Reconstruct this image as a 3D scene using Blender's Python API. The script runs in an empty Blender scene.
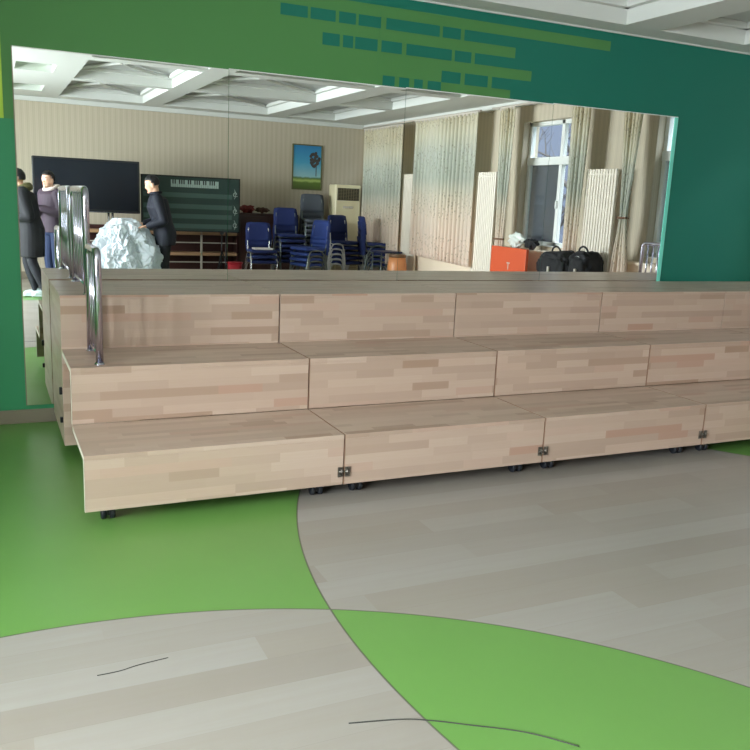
import bpy, bmesh, math, random
from mathutils import Vector, Matrix, noise
PI = math.pi
random.seed(7)
S = bpy.context.scene
COL = S.collection

# ------------------------------------------------------------------ materials
MATS = {}
def mat(name, col, rough=0.6, metal=0.0, spec=0.5, **kw):
    if name in MATS: return MATS[name]
    m = bpy.data.materials.new(name); m.use_nodes = True
    b = m.node_tree.nodes['Principled BSDF']
    b.inputs['Base Color'].default_value = (*col, 1)
    b.inputs['Roughness'].default_value = rough
    b.inputs['Metallic'].default_value = metal
    b.inputs['Specular IOR Level'].default_value = spec
    for k, v in kw.items(): b.inputs[k.replace('_', ' ')].default_value = v
    MATS[name] = m
    return m
def rgb(r, g, b):
    f = lambda c: ((c/255+0.055)/1.055)**2.4 if c/255 > 0.04045 else c/255/12.92
    return (f(r), f(g), f(b))
def nt(m): return m.node_tree.nodes, m.node_tree.links, m.node_tree.nodes['Principled BSDF']
def math_node(N, L, op, a, b=None, c=None):
    n = N.new('ShaderNodeMath'); n.operation = op
    for i, v in enumerate((a, b, c)):
        if v is None: continue
        if isinstance(v, (int, float)): n.inputs[i].default_value = v
        else: L.new(v, n.inputs[i])
    return n.outputs[0]
def mix_col(N, L, fac, a, b):
    n = N.new('ShaderNodeMix'); n.data_type = 'RGBA'
    for i, v in ((0, fac), (6, a), (7, b)):
        if isinstance(v, (int, float)): n.inputs[i].default_value = v
        elif isinstance(v, tuple): n.inputs[i].default_value = (*v, 1)
        else: L.new(v, n.inputs[i])
    return n.outputs[2]
def noise_node(N, L, vec, scale, detail=3, rough=.5):
    n = N.new('ShaderNodeTexNoise'); n.inputs['Scale'].default_value = scale
    n.inputs['Detail'].default_value = detail; n.inputs['Roughness'].default_value = rough
    if vec is not None: L.new(vec, n.inputs['Vector'])
    return n.outputs['Fac']
def combine(N, L, x, y, z=0.0):
    n = N.new('ShaderNodeCombineXYZ')
    for i, v in enumerate((x, y, z)):
        if isinstance(v, (int, float)): n.inputs[i].default_value = v
        else: L.new(v, n.inputs[i])
    return n.outputs[0]
def add_bump(N, L, b, h, strength=.1, dist=.01):
    n = N.new('ShaderNodeBump'); n.inputs['Strength'].default_value = strength; n.inputs['Distance'].default_value = dist
    L.new(h, n.inputs['Height']); L.new(n.outputs[0], b.inputs['Normal'])

def stave_color(N, L, u, v, sw, sl, cols, seed, gaps=0.0):
    """random-length staves running along u, rows of height sw along v -> colour, cell random"""
    row = math_node(N, L, 'FLOOR', math_node(N, L, 'DIVIDE', v, sw))
    wr = N.new('ShaderNodeTexWhiteNoise'); wr.noise_dimensions = '2D'
    L.new(combine(N, L, row, seed), wr.inputs['Vector'])
    uu = math_node(N, L, 'ADD', math_node(N, L, 'DIVIDE', u, sl), math_node(N, L, 'MULTIPLY', wr.outputs['Value'], 37.0))
    wob = math_node(N, L, 'MULTIPLY', math_node(N, L, 'SINE', math_node(N, L, 'MULTIPLY', uu, 2.1)), .33)
    cell = math_node(N, L, 'FLOOR', math_node(N, L, 'ADD', uu, wob))
    wc = N.new('ShaderNodeTexWhiteNoise'); wc.noise_dimensions = '3D'
    L.new(combine(N, L, cell, row, seed), wc.inputs['Vector'])
    r = N.new('ShaderNodeValToRGB'); r.color_ramp.interpolation = 'LINEAR'
    els = r.color_ramp.elements
    while len(els) < len(cols): els.new(.5)
    for i, (p, c) in enumerate(cols): els[i].position = p; els[i].color = (*c, 1)
    L.new(wc.outputs['Value'], r.inputs['Fac'])
    return r.outputs['Color'], wc.outputs['Value']

def riser_wood(name, rough):
    m = mat(name, (.5, .4, .3), rough, coat=None) if False else mat(name, (.5, .4, .3), rough)
    N, L, b = nt(m)
    tc = N.new('ShaderNodeTexCoord'); geo = N.new('ShaderNodeNewGeometry')
    so = N.new('ShaderNodeSeparateXYZ'); L.new(tc.outputs['Object'], so.inputs[0])
    sn = N.new('ShaderNodeSeparateXYZ'); L.new(geo.outputs['Normal'], sn.inputs[0])
    oi = N.new('ShaderNodeObjectInfo')
    isx = math_node(N, L, 'GREATER_THAN', math_node(N, L, 'ABSOLUTE', sn.outputs[0]), .6)
    isz = math_node(N, L, 'GREATER_THAN', math_node(N, L, 'ABSOLUTE', sn.outputs[2]), .6)
    mixf = lambda f, a, c: math_node(N, L, 'ADD', math_node(N, L, 'MULTIPLY', f, c), math_node(N, L, 'MULTIPLY', math_node(N, L, 'SUBTRACT', 1.0, f), a))
    u = mixf(isx, so.outputs[0], so.outputs[1])
    v = mixf(isz, so.outputs[2], so.outputs[1])
    seed = math_node(N, L, 'ADD', math_node(N, L, 'MULTIPLY', oi.outputs['Random'], 91.0), math_node(N, L, 'MULTIPLY', isz, 5.0))
    col, rnd = stave_color(N, L, u, v, .045, .36, [(0, rgb(156, 128, 110)), (.12, rgb(172, 149, 134)), (.5, rgb(184, 161, 146)), (.85, rgb(193, 171, 157)), (1, rgb(174, 138, 121))], seed)
    g = noise_node(N, L, combine(N, L, math_node(N, L, 'MULTIPLY', u, 2.2), math_node(N, L, 'MULTIPLY', v, 60.0), rnd), 3.0, 4)
    gcol = mix_col(N, L, math_node(N, L, 'MULTIPLY', g, .28), col, rgb(158, 128, 104))
    bl = noise_node(N, L, tc.outputs['Object'], 2.3, 2)
    gcol = mix_col(N, L, math_node(N, L, 'MULTIPLY', bl, .22), gcol, rgb(186, 166, 150))
    L.new(gcol, b.inputs['Base Color'])
    return m

def floor_mat():
    m = mat('vinyl_floor', (.5, .5, .5), .3)
    N, L, b = nt(m)
    tc = N.new('ShaderNodeTexCoord'); so = N.new('ShaderNodeSeparateXYZ'); L.new(tc.outputs['Object'], so.inputs[0])
    x, y = so.outputs[0], so.outputs[1]
    col, rnd = stave_color(N, L, x, y, .152, 1.05, [(0, rgb(148, 141, 134)), (.35, rgb(155, 150, 144)), (.7, rgb(162, 158, 154)), (1, rgb(151, 144, 136))], 3.0)
    g = noise_node(N, L, combine(N, L, math_node(N, L, 'MULTIPLY', x, .9), math_node(N, L, 'MULTIPLY', y, 14.0), rnd), 2.6, 5, .6)
    wood = mix_col(N, L, math_node(N, L, 'MULTIPLY', g, .42), col, rgb(140, 127, 111))
    # thin joints between strips
    fr = math_node(N, L, 'FRACT', math_node(N, L, 'DIVIDE', y, .152))
    j = math_node(N, L, 'LESS_THAN', fr, .012)
    wood = mix_col(N, L, math_node(N, L, 'MULTIPLY', j, .35), wood, rgb(124, 115, 104))
    def circ(cx, cy, R):
        dx = math_node(N, L, 'SUBTRACT', x, cx); dy = math_node(N, L, 'SUBTRACT', y, cy)
        d = math_node(N, L, 'SQRT', math_node(N, L, 'ADD', math_node(N, L, 'MULTIPLY', dx, dx), math_node(N, L, 'MULTIPLY', dy, dy)))
        return math_node(N, L, 'LESS_THAN', d, R), math_node(N, L, 'LESS_THAN', math_node(N, L, 'ABSOLUTE', math_node(N, L, 'SUBTRACT', d, R)), .0035)
    inside, seam = None, None
    for c in ((4.356, -3.238, 3.619), (-.209, -5.1225, 2.3735), (-.35, -9.1, 2.8), (6.3, -.25, 2.885), (3.9, -9.4, 2.7)):
        a, s = circ(*c)
        inside = a if inside is None else math_node(N, L, 'ABSOLUTE', math_node(N, L, 'SUBTRACT', inside, a))
        seam = s if seam is None else math_node(N, L, 'MAXIMUM', seam, s)
    gn = noise_node(N, L, tc.outputs['Object'], 1.7, 3)
    green = mix_col(N, L, gn, rgb(102, 148, 72), rgb(109, 154, 80))
    sp = noise_node(N, L, tc.outputs['Object'], 190, 2)
    green = mix_col(N, L, math_node(N, L, 'MULTIPLY', sp, .16), green, rgb(78, 118, 56))
    c = mix_col(N, L, inside, green, wood)
    c = mix_col(N, L, math_node(N, L, 'MULTIPLY', seam, .7), c, rgb(70, 66, 56))
    L.new(c, b.inputs['Base Color'])
    rn = noise_node(N, L, tc.outputs['Object'], 3.0, 3)
    L.new(math_node(N, L, 'ADD', math_node(N, L, 'MULTIPLY', rn, .14), .27), b.inputs['Roughness'])
    return m

def wallpaper():
    m = mat('striped_wallpaper', (.6, .55, .45), .7)
    N, L, b = nt(m)
    tc = N.new('ShaderNodeTexCoord'); so = N.new('ShaderNodeSeparateXYZ'); L.new(tc.outputs['Object'], so.inputs[0])
    s = math_node(N, L, 'ADD', so.outputs[0], so.outputs[1])
    w = math_node(N, L, 'SINE', math_node(N, L, 'MULTIPLY', s, 70.0))
    w2 = math_node(N, L, 'SINE', math_node(N, L, 'MULTIPLY', s, 223.0))
    f = math_node(N, L, 'ADD', math_node(N, L, 'MULTIPLY', math_node(N, L, 'ADD', w, w2), .22), .5)
    L.new(mix_col(N, L, f, rgb(196, 184, 164), rgb(178, 167, 148)), b.inputs['Base Color'])
    return m

def painted(name, c, rough=.62, var=.08):
    m = mat(name, c, rough)
    N, L, b = nt(m)
    tc = N.new('ShaderNodeTexCoord')
    n = noise_node(N, L, tc.outputs['Object'], 3.5, 4)
    L.new(mix_col(N, L, math_node(N, L, 'MULTIPLY', n, var*2), c, tuple(v*.72 for v in c)), b.inputs['Base Color'])
    return m

def curtain_mat():
    m = bpy.data.materials.new('printed_curtain_warm_bounce'); m.use_nodes = True
    N, L = m.node_tree.nodes, m.node_tree.links
    N.remove(N['Principled BSDF']); out = N['Material Output']
    uv = N.new('ShaderNodeUVMap'); so = N.new('ShaderNodeSeparateXYZ'); L.new(uv.outputs[0], so.inputs[0])
    u, v = so.outputs[0], so.outputs[1]
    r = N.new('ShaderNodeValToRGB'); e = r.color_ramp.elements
    stops = [(0, rgb(242, 226, 214)), (.3, rgb(242, 229, 216)), (.45, rgb(234, 226, 212)), (.58, rgb(206, 209, 198)), (.75, rgb(218, 220, 210)), (.88, rgb(232, 228, 212)), (1, rgb(226, 218, 196))]  # printed tones; pale pinkish lower stops paint warm floor bounce into the cloth
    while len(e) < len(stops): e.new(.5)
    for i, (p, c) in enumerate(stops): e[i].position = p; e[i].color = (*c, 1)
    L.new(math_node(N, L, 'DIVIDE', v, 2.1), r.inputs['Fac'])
    vo = N.new('ShaderNodeTexVoronoi'); vo.inputs['Scale'].default_value = 1.0; vo.inputs['Randomness'].default_value = .9
    L.new(combine(N, L, math_node(N, L, 'MULTIPLY', u, 26.0), math_node(N, L, 'MULTIPLY', v, 21.0)), vo.inputs['Vector'])
    dots = math_node(N, L, 'LESS_THAN', vo.outputs['Distance'], .30)
    band = math_node(N, L, 'GREATER_THAN', math_node(N, L, 'SINE', math_node(N, L, 'MULTIPLY', v, 9.5)), -.35)
    f = math_node(N, L, 'MULTIPLY', math_node(N, L, 'MULTIPLY', dots, band), .42)
    c = mix_col(N, L, f, r.outputs['Color'], rgb(140, 132, 104))
    d = N.new('ShaderNodeBsdfDiffuse'); t = N.new('ShaderNodeBsdfTranslucent'); mx = N.new('ShaderNodeMixShader')
    L.new(c, d.inputs['Color']); L.new(c, t.inputs['Color']); mx.inputs[0].default_value = .5
    L.new(d.outputs[0], mx.inputs[1]); L.new(t.outputs[0], mx.inputs[2]); L.new(mx.outputs[0], out.inputs['Surface'])
    return m

def glass_mat():
    m = bpy.data.materials.new('window_glass'); m.use_nodes = True
    N, L = m.node_tree.nodes, m.node_tree.links
    N.remove(N['Principled BSDF']); out = N['Material Output']
    t = N.new('ShaderNodeBsdfTransparent'); g = N.new('ShaderNodeBsdfGlossy'); g.inputs['Roughness'].default_value = .02
    fr = N.new('ShaderNodeLayerWeight'); fr.inputs[0].default_value = .5
    fac = math_node(N, L, 'ADD', math_node(N, L, 'MULTIPLY', math_node(N, L, 'POWER', fr.outputs['Facing'], 4.0), .5), .03)
    mx = N.new('ShaderNodeMixShader'); L.new(fac, mx.inputs[0]); L.new(t.outputs[0], mx.inputs[1]); L.new(g.outputs[0], mx.inputs[2])
    t.inputs['Color'].default_value = (.9, .95, .95, 1)
    L.new(mx.outputs[0], out.inputs['Surface']); return m
def screen_mat():
    m = bpy.data.materials.new('insect_screen_mesh'); m.use_nodes = True
    N, L = m.node_tree.nodes, m.node_tree.links
    N.remove(N['Principled BSDF']); out = N['Material Output']
    t = N.new('ShaderNodeBsdfTransparent'); g = N.new('ShaderNodeBsdfDiffuse'); g.inputs['Color'].default_value = (*rgb(112, 106, 108), 1)
    mx = N.new('ShaderNodeMixShader'); mx.inputs[0].default_value = .72; L.new(t.outputs[0], mx.inputs[1]); L.new(g.outputs[0], mx.inputs[2])
    L.new(mx.outputs[0], out.inputs['Surface']); return m
def plastic_film():
    m = bpy.data.materials.new('clear_plastic_film'); m.use_nodes = True
    N, L = m.node_tree.nodes, m.node_tree.links
    b = N['Principled BSDF']; out = N['Material Output']
    b.inputs['Base Color'].default_value = (*rgb(222, 228, 236), 1); b.inputs['Roughness'].default_value = .22
    tl = N.new('ShaderNodeBsdfTranslucent'); tl.inputs['Color'].default_value = (*rgb(226, 238, 240), 1)
    t = N.new('ShaderNodeBsdfTransparent')
    m1 = N.new('ShaderNodeMixShader'); m1.inputs[0].default_value = .25; L.new(b.outputs[0], m1.inputs[1]); L.new(tl.outputs[0], m1.inputs[2])
    m2 = N.new('ShaderNodeMixShader'); m2.inputs[0].default_value = .08; L.new(m1.outputs[0], m2.inputs[1]); L.new(t.outputs[0], m2.inputs[2])
    L.new(m2.outputs[0], out.inputs['Surface']); return m

M_FLOOR = floor_mat()
M_WOOD = riser_wood('laminated_rubberwood', .34)
M_EDGE = mat('white_board_edge', rgb(216, 208, 192), .5)
M_EDGE2 = mat('raw_board_edge', rgb(150, 118, 98), .6)
M_INNER = mat('riser_inner_board', rgb(150, 128, 100), .6)
M_PAPER = wallpaper()
M_GREEN = painted('green_wall_paint', rgb(76, 132, 72))
M_TEAL = painted('teal_wall_paint', rgb(10, 110, 92))
M_EMER = painted('emerald_wall_paint', rgb(52, 142, 96))
M_LIME = painted('lime_wall_paint', rgb(176, 205, 72))
M_WHITE = mat('white_ceiling_paint', rgb(208, 210, 206), .7)
M_CEILP = mat('grey_ceiling_panel', rgb(186, 188, 186), .7)
M_CEILG = mat('pale_green_ceiling_paint', rgb(150, 200, 140), .7)
M_BASEB = painted('grey_brown_skirting', rgb(132, 122, 106), .5)
M_STEEL = mat('polished_stainless_steel', (.60, .58, .70), .2, 1.0)
M_CHROME = mat('chrome_tube', (.8, .8, .82), .2, 1.0)
M_BLACKP = mat('black_plastic', rgb(22, 24, 28), .4)
M_RUBBER = mat('black_rubber', rgb(26, 30, 38), .5)
M_MIRROR = mat('silvered_mirror', (.93, .955, .94), .0, 1.0)
M_MEDGE = mat('cyan_glass_edge', rgb(120, 220, 200), .2, spec=.6)
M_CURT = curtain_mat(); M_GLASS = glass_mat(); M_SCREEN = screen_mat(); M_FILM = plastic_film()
M_UPVC = mat('white_window_frame', rgb(226, 228, 226), .4)
M_RAD = mat('white_radiator_enamel', rgb(232, 222, 208), .35)

# ------------------------------------------------------------------ mesh helper
class MB:
    def __init__(s): s.bm = bmesh.new(); s.uv = None
    def box(s, x0, x1, y0, y1, z0, z1, mi=0):
        v = [s.bm.verts.new(p) for p in ((x0,y0,z0),(x1,y0,z0),(x1,y1,z0),(x0,y1,z0),(x0,y0,z1),(x1,y0,z1),(x1,y1,z1),(x0,y1,z1))]
        for f in ((0,3,2,1),(4,5,6,7),(0,1,5,4),(1,2,6,5),(2,3,7,6),(3,0,4,7)):
            s.bm.faces.new([v[i] for i in f]).material_index = mi
        return s
    def rbox(s, x0, x1, y0, y1, z0, z1, r=.01, seg=2, mi=0):
        t = bmesh.new(); b = MB.__new__(MB); b.bm = t; b.box(x0,x1,y0,y1,z0,z1,mi)
        bmesh.ops.bevel(t, geom=t.edges[:], offset=r, segments=seg, profile=.5, affect='EDGES')
        s.merge(t); return s
    def merge(s, t, M=None):
        if M is not None: t.transform(M)
        me = bpy.data.meshes.new('tmp'); t.to_mesh(me); t.free(); s.bm.from_mesh(me); bpy.data.meshes.remove(me)
    def tube(s, pts, r, n=8, mi=0, closed=False):
        pts = [Vector(p) for p in pts]; rs = r if isinstance(r, (list, tuple)) else [r]*len(pts)
        rings = []; prev = None; K = len(pts)
        for i, p in enumerate(pts):
            if closed: d = pts[(i+1) % K]-pts[i-1]
            else: d = (pts[min(i+1, K-1)]-pts[max(i-1, 0)])
            d.normalize()
            a = Vector((0, 0, 1)) if abs(d.z) < .9 else Vector((1, 0, 0))
            if prev is not None: a = prev
            x = a-d*a.dot(d)
            if x.length < 1e-5: x = d.orthogonal()
            x.normalize(); y = d.cross(x); prev = x
            rings.append([s.bm.verts.new(p+(x*math.cos(2*PI*k/n)+y*math.sin(2*PI*k/n))*rs[i]) for k in range(n)])
        pairs = list(zip(rings, rings[1:]))
        if closed: pairs.append((rings[-1], rings[0]))
        for A, B in pairs:
            for k in range(n):
                f = s.bm.faces.new((A[k], A[(k+1) % n], B[(k+1) % n], B[k])); f.smooth = True; f.material_index = mi
        if not closed:
            for R_, rev in ((rings[0], True), (rings[-1], False)):
                f = s.bm.faces.new(R_[::-1] if rev else R_); f.material_index = mi
        return s
    def lathe(s, prof, c=(0,0,0), n=24, axis='z', mi=0):
        rings = []
        for r, h in prof:
            ring = []
            for k in range(n):
                a = 2*PI*k/n; p = (r*math.cos(a), r*math.sin(a), h)
                if axis == 'x': p = (p[2], p[0], p[1])
                if axis == 'y': p = (p[0], p[2], p[1])
                ring.append(s.bm.verts.new(Vector(p)+Vector(c)))
            rings.append(ring)
        for A, B in zip(rings, rings[1:]):
            for k in range(n):
                f = s.bm.faces.new((A[k], A[(k+1) % n], B[(k+1) % n], B[k])); f.smooth = True; f.material_index = mi
        for R_ in (rings[0], rings[-1]):
            f = s.bm.faces.new(R_); f.material_index = mi
        return s
    def ell(s, c, rx, ry, rz, rot=None, n=14, m=10, mi=0):
        t = bmesh.new(); bmesh.ops.create_uvsphere(t, u_segments=n, v_segments=m, radius=1)
        Mx = Matrix.Translation(Vector(c)) @ ((rot if rot is not None else Matrix.Identity(4)) @ Matrix.Diagonal((rx, ry, rz, 1)))
        for f in t.faces: f.smooth = True; f.material_index = mi
        s.merge(t, Mx); return s
    def chain(s, pts, n=12):
        """tapered limb: spheres at the joints, cones between them"""
        for p, r in pts: s.ell(p, r, r, r, n=n, m=8)
        for (a, ra), (b, rb) in zip(pts, pts[1:]): s.tube([a, b], [ra, rb], n)
        return s
    def loft(s, rings, n=24, mi=0):
        R_ = []
        for c, rx, ry in rings:
            R_.append([s.bm.verts.new((c[0]+rx*math.cos(2*PI*k/n), c[1]+ry*math.sin(2*PI*k/n), c[2])) for k in range(n)])
        for A, B in zip(R_, R_[1:]):
            for k in range(n):
                f = s.bm.faces.new((A[k], A[(k+1) % n], B[(k+1) % n], B[k])); f.smooth = True; f.material_index = mi
        s.bm.faces.new(R_[0]); s.bm.faces.new(R_[-1]); return s
    def build(s, name, mats, parent=None, bevel=0, smooth=False, remesh=0, smooth_it=0):
        bmesh.ops.recalc_face_normals(s.bm, faces=s.bm.faces[:])
        if smooth:
            for f in s.bm.faces: f.smooth = True
        me = bpy.data.meshes.new(name); s.bm.to_mesh(me); s.bm.free()
        for m in (mats if isinstance(mats, (list, tuple)) else [mats]): me.materials.append(m)
        o = bpy.data.objects.new(name, me); COL.objects.link(o)
        if parent is not None: o.parent = parent
        if bevel:
            b = o.modifiers.new('bevel', 'BEVEL'); b.width = bevel; b.segments = 2; b.limit_method = 'ANGLE'
        if remesh:
            r = o.modifiers.new('r', 'REMESH'); r.mode = 'VOXEL'; r.voxel_size = remesh; r.use_smooth_shade = True
            if smooth_it:
                q = o.modifiers.new('s', 'SMOOTH'); q.iterations = smooth_it; q.factor = .5
            bpy.context.view_layer.update()
            dg = bpy.context.evaluated_depsgraph_get()
            nm = bpy.data.meshes.new_from_object(o.evaluated_get(dg)); o.modifiers.clear(); o.data = nm; nm.name = name
            if not nm.materials: nm.materials.append(mats if not isinstance(mats, (list, tuple)) else mats[0])
            for p in nm.polygons: p.use_smooth = True
        return o

def thing(name, label, cat, loc=(0,0,0), rz=0, group=None):
    o = bpy.data.objects.new(name, None); COL.objects.link(o); o.empty_display_size = .1
    o.location = loc; o.rotation_euler = (0, 0, rz); o['label'] = label; o['category'] = cat
    if group: o['group'] = group
    return o
def tag(o, label, cat, group=None):
    o['label'] = label; o['category'] = cat
    if group: o['group'] = group
    return o
def struct(o): o['kind'] = 'structure'; return o
def copy_tree(o, parent=None):
    c = o.copy(); COL.objects.link(c); c.parent = parent
    for ch in [x for x in o.children]: copy_tree(ch, c)
    return c

# ------------------------------------------------------------------ room shell
XL, XR, YB, H = -3.2, 6.2, -9.2, 2.88
HT = 3.04
struct(MB().box(XL-.25, XR+.25, YB-.25, .25, -.1, 0).build('floor', M_FLOOR))

w = MB().box(XL-.25, XR+.25, 0, .25, 0, HT+.1, 0)
def patch(x0, x1, z0, z1, mi, t=.0004): w.box(x0, x1, -t, .0, z0, z1, mi)
M_ = {'green': 0, 'teal': 1, 'emer': 2, 'lime': 3}
patch(2.2, XR, 0, 2.88, 1)                     # teal field to the right
patch(XL, 2.2, 0, 1.863, 2)                    # emerald lower field
patch(XL, -.212, 1.863, 2.52, 3)               # lime block
T2 = .0008
def patch2(x0, x1, z0, z1, mi): w.box(x0, x1, -T2, -.0002, z0, z1, mi)
patch2(1.90, 2.2, 2.804, 2.88, 1)
patch2(2.2, 4.22, 2.73, 2.804, 0)              # strips that reach into the teal
patch2(2.2, 3.33, 2.58, 2.655, 0)
patch2(2.2, 3.49, 2.43, 2.504, 0)
patch2(2.71, 3.31, 2.283, 2.350, 0)
for a, b_ in ((1.48, 1.67), (1.69, 1.87), (1.895, 2.02), (2.04, 2.2)): patch2(a, b_, 2.655, 2.727, 1)
for a in ((2.21, 2.25), (2.675, 2.70), (2.85, 2.88)): patch2(a[0], a[1], 2.6551, 2.7299, 0)
for a, b_ in ((1.78, 1.905), (1.93, 2.005), (2.02, 2.19)): patch2(a, b_, 2.502, 2.58, 1)
for a in ((2.195, 2.22), (2.38, 2.415), (2.785, 2.81), (2.95, 2.98)): patch2(a[0], a[1], 2.5041, 2.5799, 0)
patch2(2.2, 2.71, 2.3501, 2.4299, 0)
for a in ((2.87, 2.905), (3.105, 3.14)): patch2(a[0], a[1], 2.3501, 2.4299, 0)
for a in ((2.2, 2.24), (2.335, 2.37), (2.45, 2.49), (2.56, 2.6)): patch2(a[0], a[1], 2.268, 2.35, 0)
struct(w.build('wall_front', [M_GREEN, M_TEAL, M_EMER, M_LIME]))
struct(MB().box(XL-.25, XR+.25, YB-.25, YB, 0, HT+.1).build('wall_rear', M_PAPER))
struct(MB().box(XL, XR, -.014, 0, 0, .088).build('baseboard_front', M_BASEB, bevel=.003))
struct(MB().box(XL, XR, YB, YB+.016, 0, .12).build('baseboard_rear', M_BASEB, bevel=.003))

# right wall with four windows (y of the far jamb, each 1.12 wide)
WIN = [-1.52, -4.01, -6.50, -8.99]; WW = 1.12; WZ0, WZ1 = 1.02, 2.6
w = MB()
ys = [YB-.25]
for y0 in sorted(WIN): ys += [y0, y0+WW]
ys += [.25]
for a, b_ in zip(ys[0::2], ys[1::2]): w.box(XR, XR+.25, a, b_, 0, HT+.1)
for y0 in WIN:
    w.box(XR, XR+.25, y0, y0+WW, 0, WZ0); w.box(XR, XR+.25, y0, y0+WW, WZ1, HT+.1)
struct(w.build('wall_right', M_PAPER))
M_LEDGE = mat('cream_ledge_paint', rgb(222, 206, 186), .5)
struct(MB().box(XR-.13, XR, YB, -1.0, 0, .93).box(XR-.16, XR, YB, -1.0, .93, .965).build('trim_1', M_LEDGE, bevel=.004))
for i, y0 in enumerate(WIN):
    x = XR+.10; f = MB(); e = .05
    f.box(x, x+.07, y0, y0+e, WZ0, WZ1).box(x, x+.07, y0+WW-e, y0+WW, WZ0, WZ1)
    f.box(x, x+.07, y0, y0+WW, WZ0, WZ0+e).box(x, x+.07, y0, y0+WW, WZ1-e, WZ1)
    f.box(x-.01, x+.07, y0, y0+WW, 2.05, 2.15).box(x, x+.06, y0+.69, y0+.75, WZ0, WZ1)
    f.box(x-.09, x+.10, y0-.0, y0+WW, WZ0-.02, WZ0+.005)
    wi = struct(f.build('window_%d' % (i+1), M_UPVC, bevel=.004))
    MB().box(x+.03, x+.036, y0+e, y0+WW-e, WZ0+e, WZ1-e).build('glass_pane', M_GLASS, wi)
    MB().box(x+.052, x+.054, y0+e, y0+.69, WZ0+e, 2.05).build('insect_screen', M_SCREEN, wi)
    MB().box(x-.03, x, y0+.71, y0+.73, 1.5, 1.6).build('window_handle', M_UPVC, wi, bevel=.004)

# left wall with three windows, daylight comes through them
LW = [-7.0, -5.0]; LWW = 1.5
w = MB(); ys = [YB-.25]
for y0 in LW: ys += [y0, y0+LWW]
ys += [.25]
for a, b_ in zip(ys[0::2], ys[1::2]): w.box(XL-.25, XL, a, b_, 0, HT+.1)
for y0 in LW:
    w.box(XL-.25, XL, y0, y0+LWW, 0, .9); w.box(XL-.25, XL, y0, y0+LWW, 2.5, HT+.1)
struct(w.build('wall_left', M_PAPER))
for i, y0 in enumerate(LW):
    x = XL-.12; f = MB(); e = .05
    f.box(x-.05, x, y0, y0+e, .9, 2.5).box(x-.05, x, y0+LWW-e, y0+LWW, .9, 2.5).box(x-.05, x, y0, y0+LWW, .9, .95).box(x-.05, x, y0, y0+LWW, 2.45, 2.5)
    f.box(x-.05, x, y0+.72, y0+.78, .9, 2.5)
    wi = struct(f.build('window_%d' % (i+5), M_UPVC, bevel=.004))
    MB().box(x-.03, x-.025, y0+e, y0+LWW-e, .95, 2.45).build('glass_pane', M_GLASS, wi)

# ceiling: slab, soffit grid, inset panels, decorative ribs
XB = [(XL, .78), (2.05, 2.36), (4.15, 4.5), (5.4, XR)]
YBm = [(-.24, 0), (-2.5, -2.2), (-4.6, -4.35), (-6.6, -6.4), (YB, -8.75)]
w = MB().box(XL-.25, XR+.25, YB-.25, .25, HT, HT+.1, 1)
SK = [(.08, .42, -6.0, -5.3), (.12, .46, -8.3, -7.5)]
w.box(.5, .78, YB, 0, H, HT); w.box(XL, .06, YB, 0, H, HT)
yy = [YB, -8.3, -7.5, -6.0, -5.3, 0]
for a, b_ in zip(yy[0::2], yy[1::2]): w.box(.06, .5, a, b_, H, HT)
for a, b_ in XB[1:]: w.box(a, b_, YB, 0, H, HT)
for (xa, xb) in ((.78, 2.05), (2.36, 4.15), (4.5, 5.4)):
    for a, b_ in YBm: w.box(xa, xb, a, b_, H, HT)
struct(w.build('ceiling', [M_WHITE, M_CEILP]))
g = MB()
for (a, b_) in ((-8.3, -7.5), (-6.0, -5.3)): g.box(.062, .498, a+.002, b_-.002, HT-.02, HT)
struct(g.build('trim_2', M_CEILG))
tr = MB(); yl = [(-2.2, -.24), (-4.35, -2.5), (-6.4, -4.6), (-8.75, -6.6)]
for (xa, xb) in ((.78, 2.05), (2.36, 4.15), (4.5, 5.4)):
    for a, b_ in yl:      # stepped moulding round each coffer
        s_ = .06
        tr.box(xa, xb, a, a+s_, HT-.05, HT).box(xa, xb, b_-s_, b_, HT-.05, HT).box(xa, xa+s_, a, b_, HT-.05, HT).box(xb-s_, xb, a, b_, HT-.05, HT)
struct(tr.build('trim_3', M_WHITE, bevel=.006))
rb = MB()
for (xa, xb) in ((.84, 1.99), (2.42, 4.09)):
    for a, b_ in yl[2:]:
        a += .08; b_ -= .08
        for q in (-.22, .3):
            pts = [(xa+(xb-xa)*t, a+(b_-a)*(t if q > 0 else 1-t)+q*math.sin(PI*t)*.9, HT-.03) for t in [i/14 for i in range(15)]]
            pts = [(p[0], min(max(p[1], a), b_), p[2]) for p in pts]
            rb.tube(pts, .022, 6)
struct(rb.build('trim_4', M_WHITE))
struct(MB().box(XL, XR, -.02, 0, H-.012, H).box(XL, XR, YB, YB+.05, H-.07, H).box(XR-.05, XR, YB, 0, H-.07, H).build('trim_5', M_WHITE, bevel=.004))

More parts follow.
